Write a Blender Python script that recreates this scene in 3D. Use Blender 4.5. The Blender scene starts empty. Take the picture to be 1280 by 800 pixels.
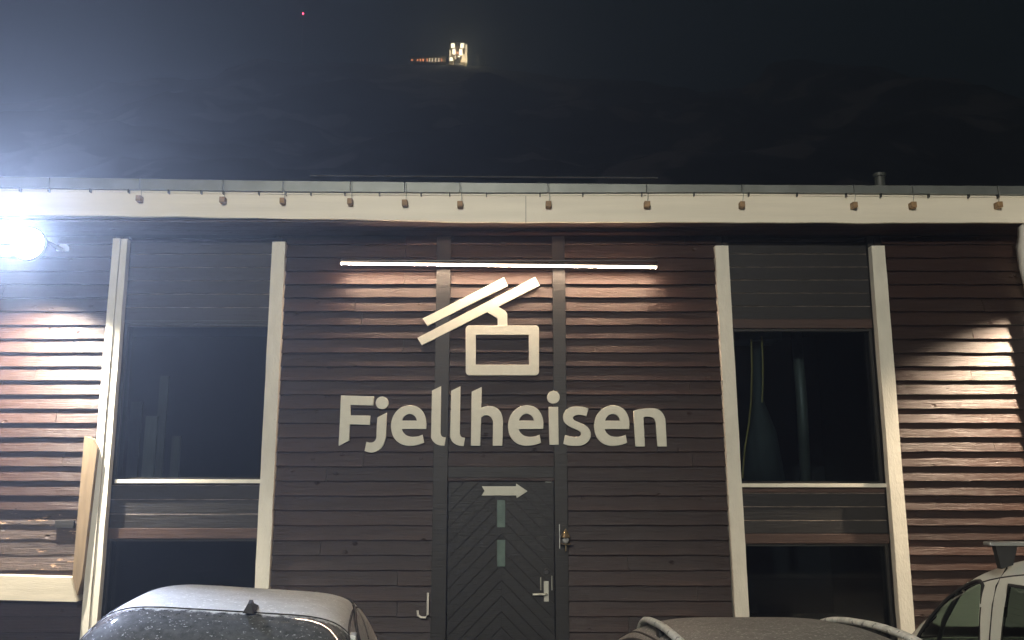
import bpy, bmesh, math, random
from mathutils import Vector, noise
random.seed(4)
R = math.radians
scene = bpy.context.scene
COL = scene.collection

# ------------------------------------------------------------------ camera, world, key lights
CAM = (0.0, -8.0, 2.08); PITCH = R(10.4); FP = 1080.0
cd = bpy.data.cameras.new('camera'); cd.sensor_width = 36; cd.lens = 36 * FP / 1280
cd.clip_start = 0.05; cd.clip_end = 5000
cam = bpy.data.objects.new('camera', cd); COL.objects.link(cam)
cam.location = CAM; cam.rotation_euler = (R(90) + PITCH, 0, 0)
scene.camera = cam
w = bpy.data.worlds.new('World'); scene.world = w; w.use_nodes = True
wn = w.node_tree.nodes; bg = wn['Background']
bg.inputs[0].default_value = (0.33, 0.62, 0.74, 1); bg.inputs[1].default_value = 0.019
scene.view_settings.view_transform = 'Standard'; scene.view_settings.look = 'None'
scene.view_settings.exposure = 0; scene.view_settings.gamma = 1
scene.cycles.use_denoising = True
scene.cycles.max_bounces = 5; scene.cycles.diffuse_bounces = 2; scene.cycles.glossy_bounces = 3
scene.cycles.volume_bounces = 0; scene.cycles.transparent_max_bounces = 12
scene.cycles.sample_clamp_indirect = 4
scene.cycles.caustics_reflective = False; scene.cycles.caustics_refractive = False
sl = bpy.data.lights.new('mountain_fill', 'SUN'); sl.energy = 0.14; sl.angle = R(0.5); sl.color = (1.0, .80, .66)
so = bpy.data.objects.new('mountain_fill', sl); COL.objects.link(so)
so.rotation_euler = (R(38), 0, R(-52))          # added fill light that lifts the mountain, from behind the camera, high
HAZE_DENSITY = 0.0024
STREET_W, FLOOD_W, SPILL_W, RIGHT_W = 6300, 6800, 2500, 1450

def P(px, py, Y):
    """point of the plane y=Y seen at photo pixel (px,py)"""
    a, b = (px - 640) / FP, (400 - py) / FP
    d = Vector((a, math.cos(PITCH) - b * math.sin(PITCH), math.sin(PITCH) + b * math.cos(PITCH)))
    t = (Y - CAM[1]) / d.y
    return Vector(CAM) + d * t
def Z(px, py, Y): return P(px, py, Y).z
def X(px, py, Y): return P(px, py, Y).x

# ------------------------------------------------------------------ materials
def mat(name, col, rough=.6, metal=0, var=0.0, vscale=6, stretch=(1, 1, 1), bump=0.0, bscale=30, rnd=0.0,
        col2=None, fleck=None, coat=0, spec=None):
    m = bpy.data.materials.new(name); m.use_nodes = True
    nt = m.node_tree; N = nt.nodes; L = nt.links; b = N['Principled BSDF']
    b.inputs['Base Color'].default_value = (*col, 1); b.inputs['Roughness'].default_value = rough
    b.inputs['Metallic'].default_value = metal
    if coat: b.inputs['Coat Weight'].default_value = coat
    if spec is not None: b.inputs['Specular IOR Level'].default_value = spec
    tc = N.new('ShaderNodeTexCoord'); mp = N.new('ShaderNodeMapping'); mp.inputs['Scale'].default_value = stretch
    L.new(tc.outputs['Object'], mp.inputs['Vector'])
    oi = N.new('ShaderNodeObjectInfo')
    ad = N.new('ShaderNodeVectorMath'); ad.operation = 'ADD'
    cb = N.new('ShaderNodeCombineXYZ'); ml = N.new('ShaderNodeMath'); ml.operation = 'MULTIPLY'; ml.inputs[1].default_value = 37
    L.new(oi.outputs['Random'], ml.inputs[0]); L.new(ml.outputs[0], cb.inputs[0]); L.new(ml.outputs[0], cb.inputs[2])
    L.new(mp.outputs[0], ad.inputs[0]); L.new(cb.outputs[0], ad.inputs[1])
    vec = ad.outputs[0]; colout = None
    if var or col2:
        nz = N.new('ShaderNodeTexNoise'); nz.inputs['Scale'].default_value = vscale; nz.inputs['Detail'].default_value = 6
        L.new(vec, nz.inputs['Vector'])
        mx = N.new('ShaderNodeMix'); mx.data_type = 'RGBA'
        c2 = col2 or tuple(c * (1 + var) for c in col); c1 = col if col2 else tuple(c * (1 - var) for c in col)
        mx.inputs[6].default_value = (*c1, 1); mx.inputs[7].default_value = (*c2, 1)
        rp = N.new('ShaderNodeMapRange'); rp.inputs[1].default_value = .35; rp.inputs[2].default_value = .65
        L.new(nz.outputs[0], rp.inputs[0]); L.new(rp.outputs[0], mx.inputs[0]); colout = mx.outputs[2]
    if fleck:
        nf = N.new('ShaderNodeTexNoise'); nf.inputs['Scale'].default_value = fleck[1]; nf.inputs['Detail'].default_value = 3
        L.new(vec, nf.inputs['Vector'])
        rf = N.new('ShaderNodeMapRange'); rf.inputs[1].default_value = fleck[2]; rf.inputs[2].default_value = fleck[2] + .05
        L.new(nf.outputs[0], rf.inputs[0])
        m2 = N.new('ShaderNodeMix'); m2.data_type = 'RGBA'
        if colout: L.new(colout, m2.inputs[6])
        else: m2.inputs[6].default_value = (*col, 1)
        m2.inputs[7].default_value = (*fleck[0], 1); L.new(rf.outputs[0], m2.inputs[0]); colout = m2.outputs[2]
    if rnd:
        hs = N.new('ShaderNodeHueSaturation'); mr = N.new('ShaderNodeMapRange')
        mr.inputs[3].default_value = 1 - rnd; mr.inputs[4].default_value = 1 + rnd
        L.new(oi.outputs['Random'], mr.inputs[0]); L.new(mr.outputs[0], hs.inputs['Value'])
        if colout: L.new(colout, hs.inputs['Color'])
        else: hs.inputs['Color'].default_value = (*col, 1)
        colout = hs.outputs[0]
    if colout: L.new(colout, b.inputs['Base Color'])
    if bump:
        nb = N.new('ShaderNodeTexNoise'); nb.inputs['Scale'].default_value = bscale; nb.inputs['Detail'].default_value = 5
        L.new(vec, nb.inputs['Vector'])
        bp = N.new('ShaderNodeBump'); bp.inputs['Strength'].default_value = bump; bp.inputs['Distance'].default_value = .01
        L.new(nb.outputs[0], bp.inputs['Height']); L.new(bp.outputs[0], b.inputs['Normal'])
    return m
def emit(name, col, s):
    m = bpy.data.materials.new(name); m.use_nodes = True; N = m.node_tree.nodes
    b = N['Principled BSDF']; b.inputs['Base Color'].default_value = (*[c * .5 for c in col], 1)
    b.inputs['Emission Color'].default_value = (*col, 1); b.inputs['Emission Strength'].default_value = s
    return m
def glass(name, tint=(.8, .85, .85), ior=1.5, frost=None):
    m = bpy.data.materials.new(name); m.use_nodes = True; nt = m.node_tree; N = nt.nodes; L = nt.links
    N.remove(N['Principled BSDF']); out = N['Material Output']
    tr = N.new('ShaderNodeBsdfTransparent'); tr.inputs[0].default_value = (*tint, 1)
    gl = N.new('ShaderNodeBsdfGlossy'); gl.inputs['Roughness'].default_value = .03
    fr = N.new('ShaderNodeFresnel'); fr.inputs[0].default_value = ior
    mx = N.new('ShaderNodeMixShader'); L.new(fr.outputs[0], mx.inputs[0]); L.new(tr.outputs[0], mx.inputs[1]); L.new(gl.outputs[0], mx.inputs[2])
    last = mx.outputs[0]
    if frost:   # frost grown in from the rim of the pane (uv runs 0..1 over the pane)
        uv = N.new('ShaderNodeTexCoord'); sp = N.new('ShaderNodeSeparateXYZ'); L.new(uv.outputs['UV'], sp.inputs[0])
        def mth(op, a, b_=None, clamp=False):
            q = N.new('ShaderNodeMath'); q.operation = op; q.use_clamp = clamp
            for i, v in enumerate((a, b_)):
                if v is None: continue
                if isinstance(v, (int, float)): q.inputs[i].default_value = v
                else: L.new(v, q.inputs[i])
            return q.outputs[0]
        du = mth('MINIMUM', sp.outputs[0], mth('SUBTRACT', 1, sp.outputs[0]))
        dv = mth('MINIMUM', mth('MULTIPLY', sp.outputs[1], frost[1]), mth('MULTIPLY', mth('SUBTRACT', 1, sp.outputs[1]), frost[2]))
        d = mth('MINIMUM', mth('MULTIPLY', du, frost[0]), dv)
        nz = N.new('ShaderNodeTexNoise'); nz.inputs['Scale'].default_value = 26; nz.inputs['Detail'].default_value = 9; nz.inputs['Roughness'].default_value = .7
        L.new(uv.outputs['Object'], nz.inputs['Vector'])
        f = mth('ADD', mth('MULTIPLY', d, -9), mth('MULTIPLY', nz.outputs[0], 2.6), False)
        f = mth('MULTIPLY', mth('SUBTRACT', f, .62), 1.6, True)
        n9 = N.new('ShaderNodeTexNoise'); n9.inputs['Scale'].default_value = 70; n9.inputs['Detail'].default_value = 4; L.new(uv.outputs['Object'], n9.inputs['Vector'])
        sp9 = mth('MULTIPLY', mth('SUBTRACT', n9.outputs[0], .60), 6, True)
        base = mth('MAXIMUM', mth('MAXIMUM', f, sp9), mth('MULTIPLY', nz.outputs[0], .26))
        df = N.new('ShaderNodeBsdfPrincipled'); df.inputs['Base Color'].default_value = (.62, .66, .66, 1); df.inputs['Roughness'].default_value = .55
        m2 = N.new('ShaderNodeMixShader'); L.new(base, m2.inputs[0]); L.new(last, m2.inputs[1]); L.new(df.outputs[0], m2.inputs[2]); last = m2.outputs[0]
    L.new(last, out.inputs['Surface'])
    return m

def wood(name, c1, c2, rough=.4, knots=True, bump=.5, rnd=.25, peel=None, spec=.35):
    """painted or bare timber: long grain along x, knots, slight cupping"""
    m = bpy.data.materials.new(name); m.use_nodes = True; nt = m.node_tree; N = nt.nodes; L = nt.links; b = N['Principled BSDF']
    tc = N.new('ShaderNodeTexCoord'); oi = N.new('ShaderNodeObjectInfo')
    cb = N.new('ShaderNodeCombineXYZ'); ml = N.new('ShaderNodeMath'); ml.operation = 'MULTIPLY'; ml.inputs[1].default_value = 61
    L.new(oi.outputs['Random'], ml.inputs[0]); L.new(ml.outputs[0], cb.inputs[0]); L.new(ml.outputs[0], cb.inputs[1])
    ad = N.new('ShaderNodeVectorMath'); ad.operation = 'ADD'; L.new(tc.outputs['Object'], ad.inputs[0]); L.new(cb.outputs[0], ad.inputs[1])
    mp = N.new('ShaderNodeMapping'); mp.inputs['Scale'].default_value = (1.1, 14, 22); L.new(ad.outputs[0], mp.inputs['Vector'])
    n1 = N.new('ShaderNodeTexNoise'); n1.inputs['Scale'].default_value = 3; n1.inputs['Detail'].default_value = 8; n1.inputs['Roughness'].default_value = .65
    L.new(mp.outputs[0], n1.inputs['Vector'])
    cr = N.new('ShaderNodeMapRange'); cr.inputs[1].default_value = .3; cr.inputs[2].default_value = .7; L.new(n1.outputs[0], cr.inputs[0])
    mx = N.new('ShaderNodeMix'); mx.data_type = 'RGBA'; mx.inputs[6].default_value = (*c1, 1); mx.inputs[7].default_value = (*c2, 1)
    L.new(cr.outputs[0], mx.inputs[0])
    hs = N.new('ShaderNodeHueSaturation'); mr = N.new('ShaderNodeMapRange'); mr.inputs[3].default_value = 1 - rnd; mr.inputs[4].default_value = 1 + rnd
    L.new(oi.outputs['Random'], mr.inputs[0]); L.new(mr.outputs[0], hs.inputs['Value']); L.new(mx.outputs[2], hs.inputs['Color'])
    c = hs.outputs[0]
    if peel:
        npn = N.new('ShaderNodeTexNoise'); npn.inputs['Scale'].default_value = 5; npn.inputs['Detail'].default_value = 8; npn.inputs['Roughness'].default_value = .7
        mq = N.new('ShaderNodeMapping'); mq.inputs['Scale'].default_value = (1, 1, 5); L.new(ad.outputs[0], mq.inputs['Vector']); L.new(mq.outputs[0], npn.inputs['Vector'])
        rq = N.new('ShaderNodeMapRange'); rq.inputs[1].default_value = peel[1]; rq.inputs[2].default_value = peel[1] + .06; L.new(npn.outputs[0], rq.inputs[0])
        m3 = N.new('ShaderNodeMix'); m3.data_type = 'RGBA'; L.new(rq.outputs[0], m3.inputs[0]); L.new(c, m3.inputs[6]); m3.inputs[7].default_value = (*peel[0], 1)
        c = m3.outputs[2]
    L.new(c, b.inputs['Base Color']); b.inputs['Specular IOR Level'].default_value = spec
    rr = N.new('ShaderNodeMapRange'); rr.inputs[3].default_value = rough - .08; rr.inputs[4].default_value = rough + .15; L.new(n1.outputs[0], rr.inputs[0]); L.new(rr.outputs[0], b.inputs['Roughness'])
    vo = N.new('ShaderNodeTexVoronoi'); vo.inputs['Scale'].default_value = 4.2
    mk = N.new('ShaderNodeMapping'); mk.inputs['Scale'].default_value = (1, 1.4, 1.5); L.new(ad.outputs[0], mk.inputs['Vector']); L.new(mk.outputs[0], vo.inputs['Vector'])
    vr = N.new('ShaderNodeMapRange'); vr.inputs[1].default_value = 0; vr.inputs[2].default_value = .115; vr.inputs[3].default_value = -2.0; vr.inputs[4].default_value = 0
    L.new(vo.outputs['Distance'], vr.inputs[0])
    n2 = N.new('ShaderNodeTexNoise'); n2.inputs['Scale'].default_value = 9; n2.inputs['Detail'].default_value = 3; L.new(ad.outputs[0], n2.inputs['Vector'])
    s1 = N.new('ShaderNodeMath'); s1.operation = 'ADD'; L.new(n1.outputs[0], s1.inputs[0]); L.new(n2.outputs[0], s1.inputs[1])
    s2 = N.new('ShaderNodeMath'); s2.operation = 'ADD'; L.new(s1.outputs[0], s2.inputs[0])
    if knots: L.new(vr.outputs[0], s2.inputs[1])
    bp = N.new('ShaderNodeBump'); bp.inputs['Strength'].default_value = bump; bp.inputs['Distance'].default_value = .012
    L.new(s2.outputs[0], bp.inputs['Height']); L.new(bp.outputs[0], b.inputs['Normal'])
    return m

M = {}
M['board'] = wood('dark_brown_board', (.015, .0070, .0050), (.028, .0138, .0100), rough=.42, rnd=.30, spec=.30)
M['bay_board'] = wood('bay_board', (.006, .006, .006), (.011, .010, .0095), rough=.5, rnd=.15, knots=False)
M['weather'] = wood('weathered_board', (.022, .016, .014), (.07, .05, .04), rough=.55, bump=1.0, rnd=.3, peel=((.34, .22, .13), .60))
M['trim'] = wood('dark_trim', (.010, .0100, .0085), (.017, .0162, .014), rough=.5, knots=False, bump=.3, rnd=.1)
M['redtrim'] = wood('brown_lintel', (.035, .019, .014), (.06, .033, .024), rough=.5, knots=False)
M['door'] = wood('door_plank', (.0095, .0098, .0085), (.015, .015, .013), rough=.5, knots=False, bump=.3, rnd=.15)
M['white'] = mat('white_paint', (.60, .58, .50), .5, var=.05, vscale=4, stretch=(3, 3, 1), bump=.35, bscale=25, fleck=((.30, .28, .24), 40, .70))
M['cream'] = mat('cream_fascia_paint', (.74, .69, .57), .45, var=.05, vscale=2, stretch=(.4, 3, 6), bump=.15, bscale=8)
M['flash'] = mat('grey_roof_metal', (.17, .185, .175), .45, metal=.5, var=.12, vscale=5, rnd=.08, bump=.1)
M['sign'] = mat('pale_sign_paint', (.56, .56, .475), .55, var=.03, vscale=20)
M['tan'] = mat('bare_tan_timber', (.17, .125, .075), .6, var=.15, vscale=4, stretch=(6, 6, .6), bump=.3, fleck=((.16, .09, .05), 9, .74))
M['pale'] = mat('pale_timber', (.44, .40, .31), .6, var=.06, vscale=5, stretch=(.5, 6, 6), bump=.2, fleck=((.24, .14, .07), 9, .74))
M['block'] = mat('brown_wood_block', (.26, .16, .07), .6, var=.3, vscale=20)
M['black'] = mat('black_metal', (.02, .02, .02), .4, var=.2)
M['galv'] = mat('galvanised_metal', (.55, .56, .55), .35, metal=.8, var=.1)
M['brass'] = mat('aged_brass', (.42, .34, .20), .25, metal=.9, var=.15)
M['steel'] = mat('satin_steel', (.50, .50, .44), .4, metal=.6, var=.08)
M['pipe'] = mat('white_pipe_paint', (.72, .70, .64), .35, var=.05)
M['doorglass'] = mat('frosted_green_glass', (.10, .15, .13), .25, var=.12, vscale=14)
M['edge_light'] = mat('painted_edge_light', (.15, .12, .10), .6, var=.6, vscale=9, stretch=(1, 8, 8))  # light caught on the bay boards' top bevels, put into the colour
M['core'] = mat('dark_wall_core', (.02, .015, .013), .9, var=.1)
M['roof'] = mat('dark_roofing', (.05, .05, .05), .8, var=.2)
M['inside'] = mat('room_interior', (.006, .007, .008), .9, var=.3, vscale=1.5)
M['paleplank'] = mat('interior_plank', (.05, .045, .036), .7, var=.2, rnd=.3, stretch=(8, 8, 1))
M['yellow'] = mat('yellow_rubber', (.2, .15, .03), .5, var=.1)
M['greenpipe'] = mat('grey_green_pipe', (.05, .056, .048), .5, var=.2)
M['cloth'] = mat('dark_green_cloth', (.013, .019, .018), .8, var=.4, vscale=6, stretch=(4, 4, .5))
M['glass'] = glass('window_glass', (.75, .82, .85), 1.22)
M['asphalt'] = mat('frosted_asphalt', (.05, .05, .052), .7, var=.4, vscale=1.3, bump=.6, bscale=40, fleck=((.55, .57, .6), 1.4, .60))
M['rock'] = mat('mountain_rock_and_snow', (.045, .05, .055), .9, var=.6, vscale=.05, bump=1.0, bscale=.08, fleck=((.26, .24, .23), .03, .55))
M['led'] = emit('led_strip', (1.0, .70, .48), 400)
M['led_face'] = emit('led_diffuser_face', (1.0, .80, .62), 9)
M['lamp'] = emit('flood_lens', (1.0, .93, .78), 24)
M['warmwin'] = emit('lit_window', (1.0, .80, .50), 3.2)
M['orange'] = emit('orange_lit_window', (1.0, .36, .14), 4)
M['hotwin'] = emit('bright_lit_window', (1.0, .88, .60), 8)
M['redlamp'] = emit('red_beacon', (1.0, .05, .12), 40)
M['coollamp'] = emit('cool_lamp', (.5, .95, 1.0), 30)
M['stone'] = mat('station_wall_stone', (.30, .24, .18), .8, var=.3, vscale=.6)
M['silver'] = mat('frosted_silver_paint', (.62, .65, .64), .6, var=.08, vscale=14, bump=.3, bscale=160, fleck=((.85, .88, .88), 60, .60))
M['grey'] = mat('frosted_grey_paint', (.22, .215, .20), .6, metal=.1, var=.15, vscale=20, bump=.4, bscale=160, fleck=((.5, .5, .47), 75, .60))
M['dark_paint'] = mat('dark_grey_paint', (.05, .055, .055), .35, metal=.3, var=.2, vscale=8, coat=.4)
M['vanwhite'] = mat('white_car_paint', (.76, .79, .72), .42, var=.03, vscale=3, coat=.3)
M['chrome'] = mat('frosted_bright_rail', (.78, .80, .75), .45, var=.2, vscale=14, fleck=((.16, .18, .18), 24, .62))
M['rubber'] = mat('black_rubber', (.015, .015, .015), .7, var=.2)
M['tail'] = mat('red_lens', (.35, .01, .01), .2, var=.1, coat=.5)
M['headl'] = mat('clear_lens', (.5, .52, .52), .12, metal=.4, var=.1, coat=.8)
M['seat'] = mat('dark_seat_cloth', (.03, .032, .035), .9, var=.3)
M['cglass'] = glass('car_glass', (.30, .36, .34), 1.55)
M['dglass'] = glass('tinted_door_glass', (.10, .12, .12), 1.5)
M['fglass'] = glass('frosted_rear_glass', (.12, .15, .14), 1.6, frost=(1.5, .9, .85))
M['sglass'] = glass('frosted_side_glass', (.10, .12, .12), 1.6, frost=(.8, .8, .8))

# ------------------------------------------------------------------ helpers
def tag(o, label=None, cat=None, group=None, kind=None):
    if label: o['label'] = label
    if cat: o['category'] = cat
    if group: o['group'] = group
    if kind: o['kind'] = kind
    return o
def thing(name, label, cat, loc=(0, 0, 0), rz=0, group=None):
    o = bpy.data.objects.new(name, None); o.empty_display_size = .2; COL.objects.link(o)
    o.location = loc; o.rotation_euler = (0, 0, rz); return tag(o, label, cat, group)
def obj(name, bm, m, parent=None, smooth=False, local=True):
    me = bpy.data.meshes.new(name); bm.normal_update(); bm.to_mesh(me); bm.free()
    for mm in (m if isinstance(m, (list, tuple)) else [m]): me.materials.append(mm)
    if smooth:
        for p in me.polygons: p.use_smooth = True
    o = bpy.data.objects.new(name, me); COL.objects.link(o)
    if parent:
        o.parent = parent
        if not local:      # geometry given in world coordinates
            o.location = -parent.location
    return o
def box(bm, x0, x1, y0, y1, z0, z1, bev=0):
    vs = [bm.verts.new((x, y, z)) for x in (x0, x1) for y in (y0, y1) for z in (z0, z1)]
    fs = [(0, 1, 3, 2), (4, 6, 7, 5), (0, 4, 5, 1), (2, 3, 7, 6), (0, 2, 6, 4), (1, 5, 7, 3)]
    faces = [bm.faces.new([vs[i] for i in f]) for f in fs]
    if bev:
        ed = list({e for f in faces for e in f.edges})
        bmesh.ops.bevel(bm, geom=ed, offset=bev, segments=2, affect='EDGES', profile=.6)
def B(*a, bev=0):
    bm = bmesh.new(); box(bm, *a, bev=bev); return bm
def prism(pts, y0, y1):
    """polygon in (x,z) extruded from y0 to y1"""
    bm = bmesh.new(); a = [bm.verts.new((x, y0, z)) for x, z in pts]; b = [bm.verts.new((x, y1, z)) for x, z in pts]
    bm.faces.new(a); bm.faces.new(b[::-1]); n = len(pts)
    for i in range(n): bm.faces.new((a[i], b[i], b[(i + 1) % n], a[(i + 1) % n]))
    bmesh.ops.recalc_face_normals(bm, faces=bm.faces[:]); return bm
def tube(bm, pts, r, seg=10, caps=True):
    pts = [Vector(p) for p in pts]; rings = []; rr = r if isinstance(r, (list, tuple)) else [r] * len(pts)
    up = Vector((0, 0, 1))
    for i, p in enumerate(pts):
        d = (pts[min(i + 1, len(pts) - 1)] - pts[max(i - 1, 0)]).normalized()
        u = up if abs(d.dot(up)) < .95 else Vector((1, 0, 0))
        a = d.cross(u).normalized(); b = d.cross(a).normalized()
        rings.append([bm.verts.new(p + (a * math.cos(t) + b * math.sin(t)) * rr[i]) for t in [2 * math.pi * k / seg for k in range(seg)]])
    for q, s in zip(rings, rings[1:]):
        for k in range(seg): bm.faces.new((q[k], q[(k + 1) % seg], s[(k + 1) % seg], s[k]))
    if caps: bm.faces.new(rings[0][::-1]); bm.faces.new(rings[-1])
    bmesh.ops.recalc_face_normals(bm, faces=bm.faces[:])
def T(pts, r, seg=10):
    bm = bmesh.new(); tube(bm, pts, r, seg); return bm
def lathe(bm, prof, c=(0, 0, 0), axis='z', seg=24):
    rings = []
    for r, h in prof:
        ring = []
        for k in range(seg):
            t = 2 * math.pi * k / seg; a, b = r * math.cos(t), r * math.sin(t)
            v = {'z': (a, b, h), 'y': (a, h, b), 'x': (h, a, b)}[axis]
            ring.append(bm.verts.new((v[0] + c[0], v[1] + c[1], v[2] + c[2])))
        rings.append(ring)
    for q, s in zip(rings, rings[1:]):
        for k in range(seg): bm.faces.new((q[k], q[(k + 1) % seg], s[(k + 1) % seg], s[k]))
    if prof[0][0] > 1e-4: bm.faces.new(rings[0])
    if prof[-1][0] > 1e-4: bm.faces.new(rings[-1][::-1])
    bmesh.ops.recalc_face_normals(bm, faces=bm.faces[:])
def smooth_poly(pts, n=5, corner=38):
    out = []; N = len(pts); V = [Vector((p[0], p[1])) for p in pts]
    def isc(i):
        a = V[i] - V[i - 1]; b = V[(i + 1) % N] - V[i]
        return a.length < 1e-9 or b.length < 1e-9 or a.angle(b) > R(corner) or max(a.length, b.length) > 2.6 * min(a.length, b.length) and a.angle(b) > R(12)
    cs = [isc(i) for i in range(N)]
    for i in range(N):
        p1, p2 = V[i], V[(i + 1) % N]; out.append(tuple(p1))
        seg = (p2 - p1).length
        if seg > 150: continue
        p0 = V[i - 1] if not cs[i] else p1 - (p2 - p1) * .5; p3 = V[(i + 2) % N] if not cs[(i + 1) % N] else p2 + (p2 - p1) * .5
        if cs[i] and cs[(i + 1) % N]: continue
        for k in range(1, n):
            t = k / n
            q = .5 * ((2 * p1) + (p2 - p0) * t + (2 * p0 - 5 * p1 + 4 * p2 - p3) * t * t + (3 * p1 - p0 - 3 * p2 + p3) * t ** 3)
            out.append(tuple(q))
    return out
def circle(cx, cy, r, n=36): return [(cx + r * math.cos(2 * math.pi * k / n), cy + r * math.sin(2 * math.pi * k / n)) for k in range(n)]
def plate(name, loops, ox, oy, sc, Y, depth, m, parent, bevel=.003):
    """flat cut-out sign piece: loops in zoomed pixel units, stood at plane y=Y (front face)"""
    cu = bpy.data.curves.new(name, 'CURVE'); cu.dimensions = '2D'; cu.fill_mode = 'BOTH'; cu.extrude = depth / 2 - bevel; cu.bevel_depth = bevel; cu.bevel_resolution = 1
    for lp in loops:
        s = cu.splines.new('POLY'); s.points.add(len(lp) - 1); s.use_cyclic_u = True
        for i, (a, b) in enumerate(lp):
            q = P(ox + a * sc, oy + b * sc, Y); s.points[i].co = (q.x, q.z, 0, 1)
    tmp = bpy.data.objects.new('tmp', cu); COL.objects.link(tmp)
    dg = bpy.context.evaluated_depsgraph_get(); me = bpy.data.meshes.new_from_object(tmp.evaluated_get(dg))
    bpy.data.objects.remove(tmp); bpy.data.curves.remove(cu)
    for v in me.vertices:
        x, y, z = v.co; v.co = (x, Y + depth / 2 - z, y)
    me.name = name; me.materials.clear(); me.materials.append(m)
    o = bpy.data.objects.new(name, me); COL.objects.link(o); o.parent = parent; o.location = -parent.location
    return o

# ------------------------------------------------------------------ setting: ground, mountain
bm = bmesh.new()
G = 700
for s in [0]:
    vs = [bm.verts.new(p) for p in ((-G, -G, 0), (G, -G, 0), (G, G + 200, 0), (-G, G + 200, 0))]; bm.faces.new(vs)
tag(obj('ground', bm, M['asphalt']), kind='structure')

RIDGE = [(-300, 140), (0, 128), (140, 118), (260, 103), (360, 86), (420, 79), (500, 80), (560, 80), (600, 82), (640, 88), (720, 96), (800, 100), (880, 112), (930, 108), (950, 95), (968, 76), (1000, 73), (1050, 80), (1100, 82), (1150, 98), (1220, 118), (1300, 130), (1600, 150)]
YR = 600.0
def ridge_z(x):
    px = 640 + x * 0.0 + x / 620 * FP * .96
    for (a, za), (b, zb) in zip(RIDGE, RIDGE[1:]):
        if a <= px <= b:
            t = (px - a) / (b - a); t = t * t * (3 - 2 * t); return Z(640, za + (zb - za) * t, YR)
    return Z(640, 140, YR)
def hill(x, y):
    t = (y - 70) / (YR - 70)
    if t <= 0: return -.6
    rz = ridge_z(x)
    if t <= 1: base = rz * (t ** 1.15)
    else: base = rz - (t - 1) * 60
    n = noise.fractal(Vector((x * .009, y * .009, 3)), 1.0, 2.1, 6) * 26 * min(1, t * 3) * (1 if t < .93 else max(.12, (1 - t) / .07 if t < 1 else .12))
    return base + n
bm = bmesh.new(); nx, ny = 150, 90; gr = []
for j in range(ny + 1):
    y = 68 + (760 - 68) * j / ny
    gr.append([bm.verts.new((-560 + 1120 * i / nx, y, hill(-560 + 1120 * i / nx, y))) for i in range(nx + 1)])
for j in range(ny):
    for i in range(nx): bm.faces.new((gr[j][i], gr[j][i + 1], gr[j + 1][i + 1], gr[j + 1][i]))
tag(obj('mountain', bm, M['rock'], smooth=True), kind='structure')

# ------------------------------------------------------------------ the timber building
BLD = thing('timber_building', 'long dark brown timber building with cream fascia, white posts and two recessed window bays', 'building')
def lap_board(x0, x1, z0, z1, Yw, m, proud=.042, back=.002, parent=BLD, name='board', label=None, jit=.003):
    """lap siding: thin upper edge, thick lower edge; the lower edge wanders a little"""
    bm = bmesh.new(); n = max(2, int((x1 - x0) / .16)); rows = []
    ph = random.random() * 50; pr = proud + random.uniform(-.003, .003)
    for i in range(n + 1):
        x = x0 + (x1 - x0) * i / n
        j = noise.noise(Vector((x * 3.1, ph, 0))) * jit * 2.2; jp = noise.noise(Vector((x * 2.3, ph, 9))) * .003
        rows.append([bm.verts.new(p) for p in ((x, Yw - back, z1), (x, Yw - pr + jp, z0 + j + .004), (x, Yw - pr + .003 + jp, z0 + j), (x, Yw, z0 + j), (x, Yw, z1))])
    for a, b in zip(rows, rows[1:]):
        for k in range(5): bm.faces.new((a[k], a[(k + 1) % 5], b[(k + 1) % 5], b[k]))
    bm.faces.new(rows[0][::-1]); bm.faces.new(rows[-1]); bmesh.ops.recalc_face_normals(bm, faces=bm.faces[:])
    o = obj(name, bm, m, parent)
    if label: o['label'] = label
    return o
PIT = .1305
ZEAVE = Z(640, 278, -.45)
# x extents (world) of the sections, taken at mid height
xP = [X(128, 550, -.06), X(337, 550, -.06), X(915, 550, -.06), X(1116, 550, -.06)]
xTl, xTr = (X(543, 500, -.04), X(561, 500, -.04)), (X(692, 500, -.04), X(708, 500, -.04))
XL, XR = -9.0, X(1262, 450, 0) + .55
zdoor = Z(627, 597, 0); zdf = Z(627, 586, 0)
def section(x0, x1, zlo, zhi, skip=None):
    z = 0.10 - PIT * 2; k = 0
    while z < zhi:
        a, b = z, min(z + PIT + .012, zhi)
        if b > zlo and b - a > .03:
            if not (skip and skip(a, x0)):
                if x1 - x0 > 1.2 and random.random() < .34:
                    xj = max(x0 + .3, min(x1 - .3, (x0 if x0 > -8.5 else -5.6) + random.uniform(.3, 1) * min(x1 - x0, 1.9)))
                    lap_board(x0, xj - .0015, max(a, 0.03), b, 0, M['board']); lap_board(xj + .0015, x1, max(a, 0.03), b, 0, M['board'])
                else: lap_board(x0, x1, max(a, 0.03), b, 0, M['board'])
        z += PIT; k += 1
# weathered zone low left, behind the timber frame
zw1, zw0 = Z(50, 640, 0), Z(50, 722, 0)
section(XL, xP[0] - .06, 0, ZEAVE, skip=lambda a, x0: zw0 - .05 < a < zw1 - .06)
z = 0.10 - PIT * 2; wz = []
while z < ZEAVE:
    if zw0 - .05 < z < zw1 - .06: wz.append(z)
    z += PIT
for i, z in enumerate(wz):
    lap_board(XL, xP[0] - .06, z, z + PIT + .012, 0, M['weather'], proud=.012 + .010 * (i % 3 == 0), jit=.012, label='weathered splintered board with bare wood showing')
section(xP[1] + .06, xTl[0] - .002, 0, ZEAVE)
section(xTl[1] + .002, xTr[0] - .002, zdf + .02, ZEAVE)
section(xTr[1] + .002, xP[2] - .06, 0, ZEAVE)
section(xP[3] + .06, XR, 0, ZEAVE)
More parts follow.
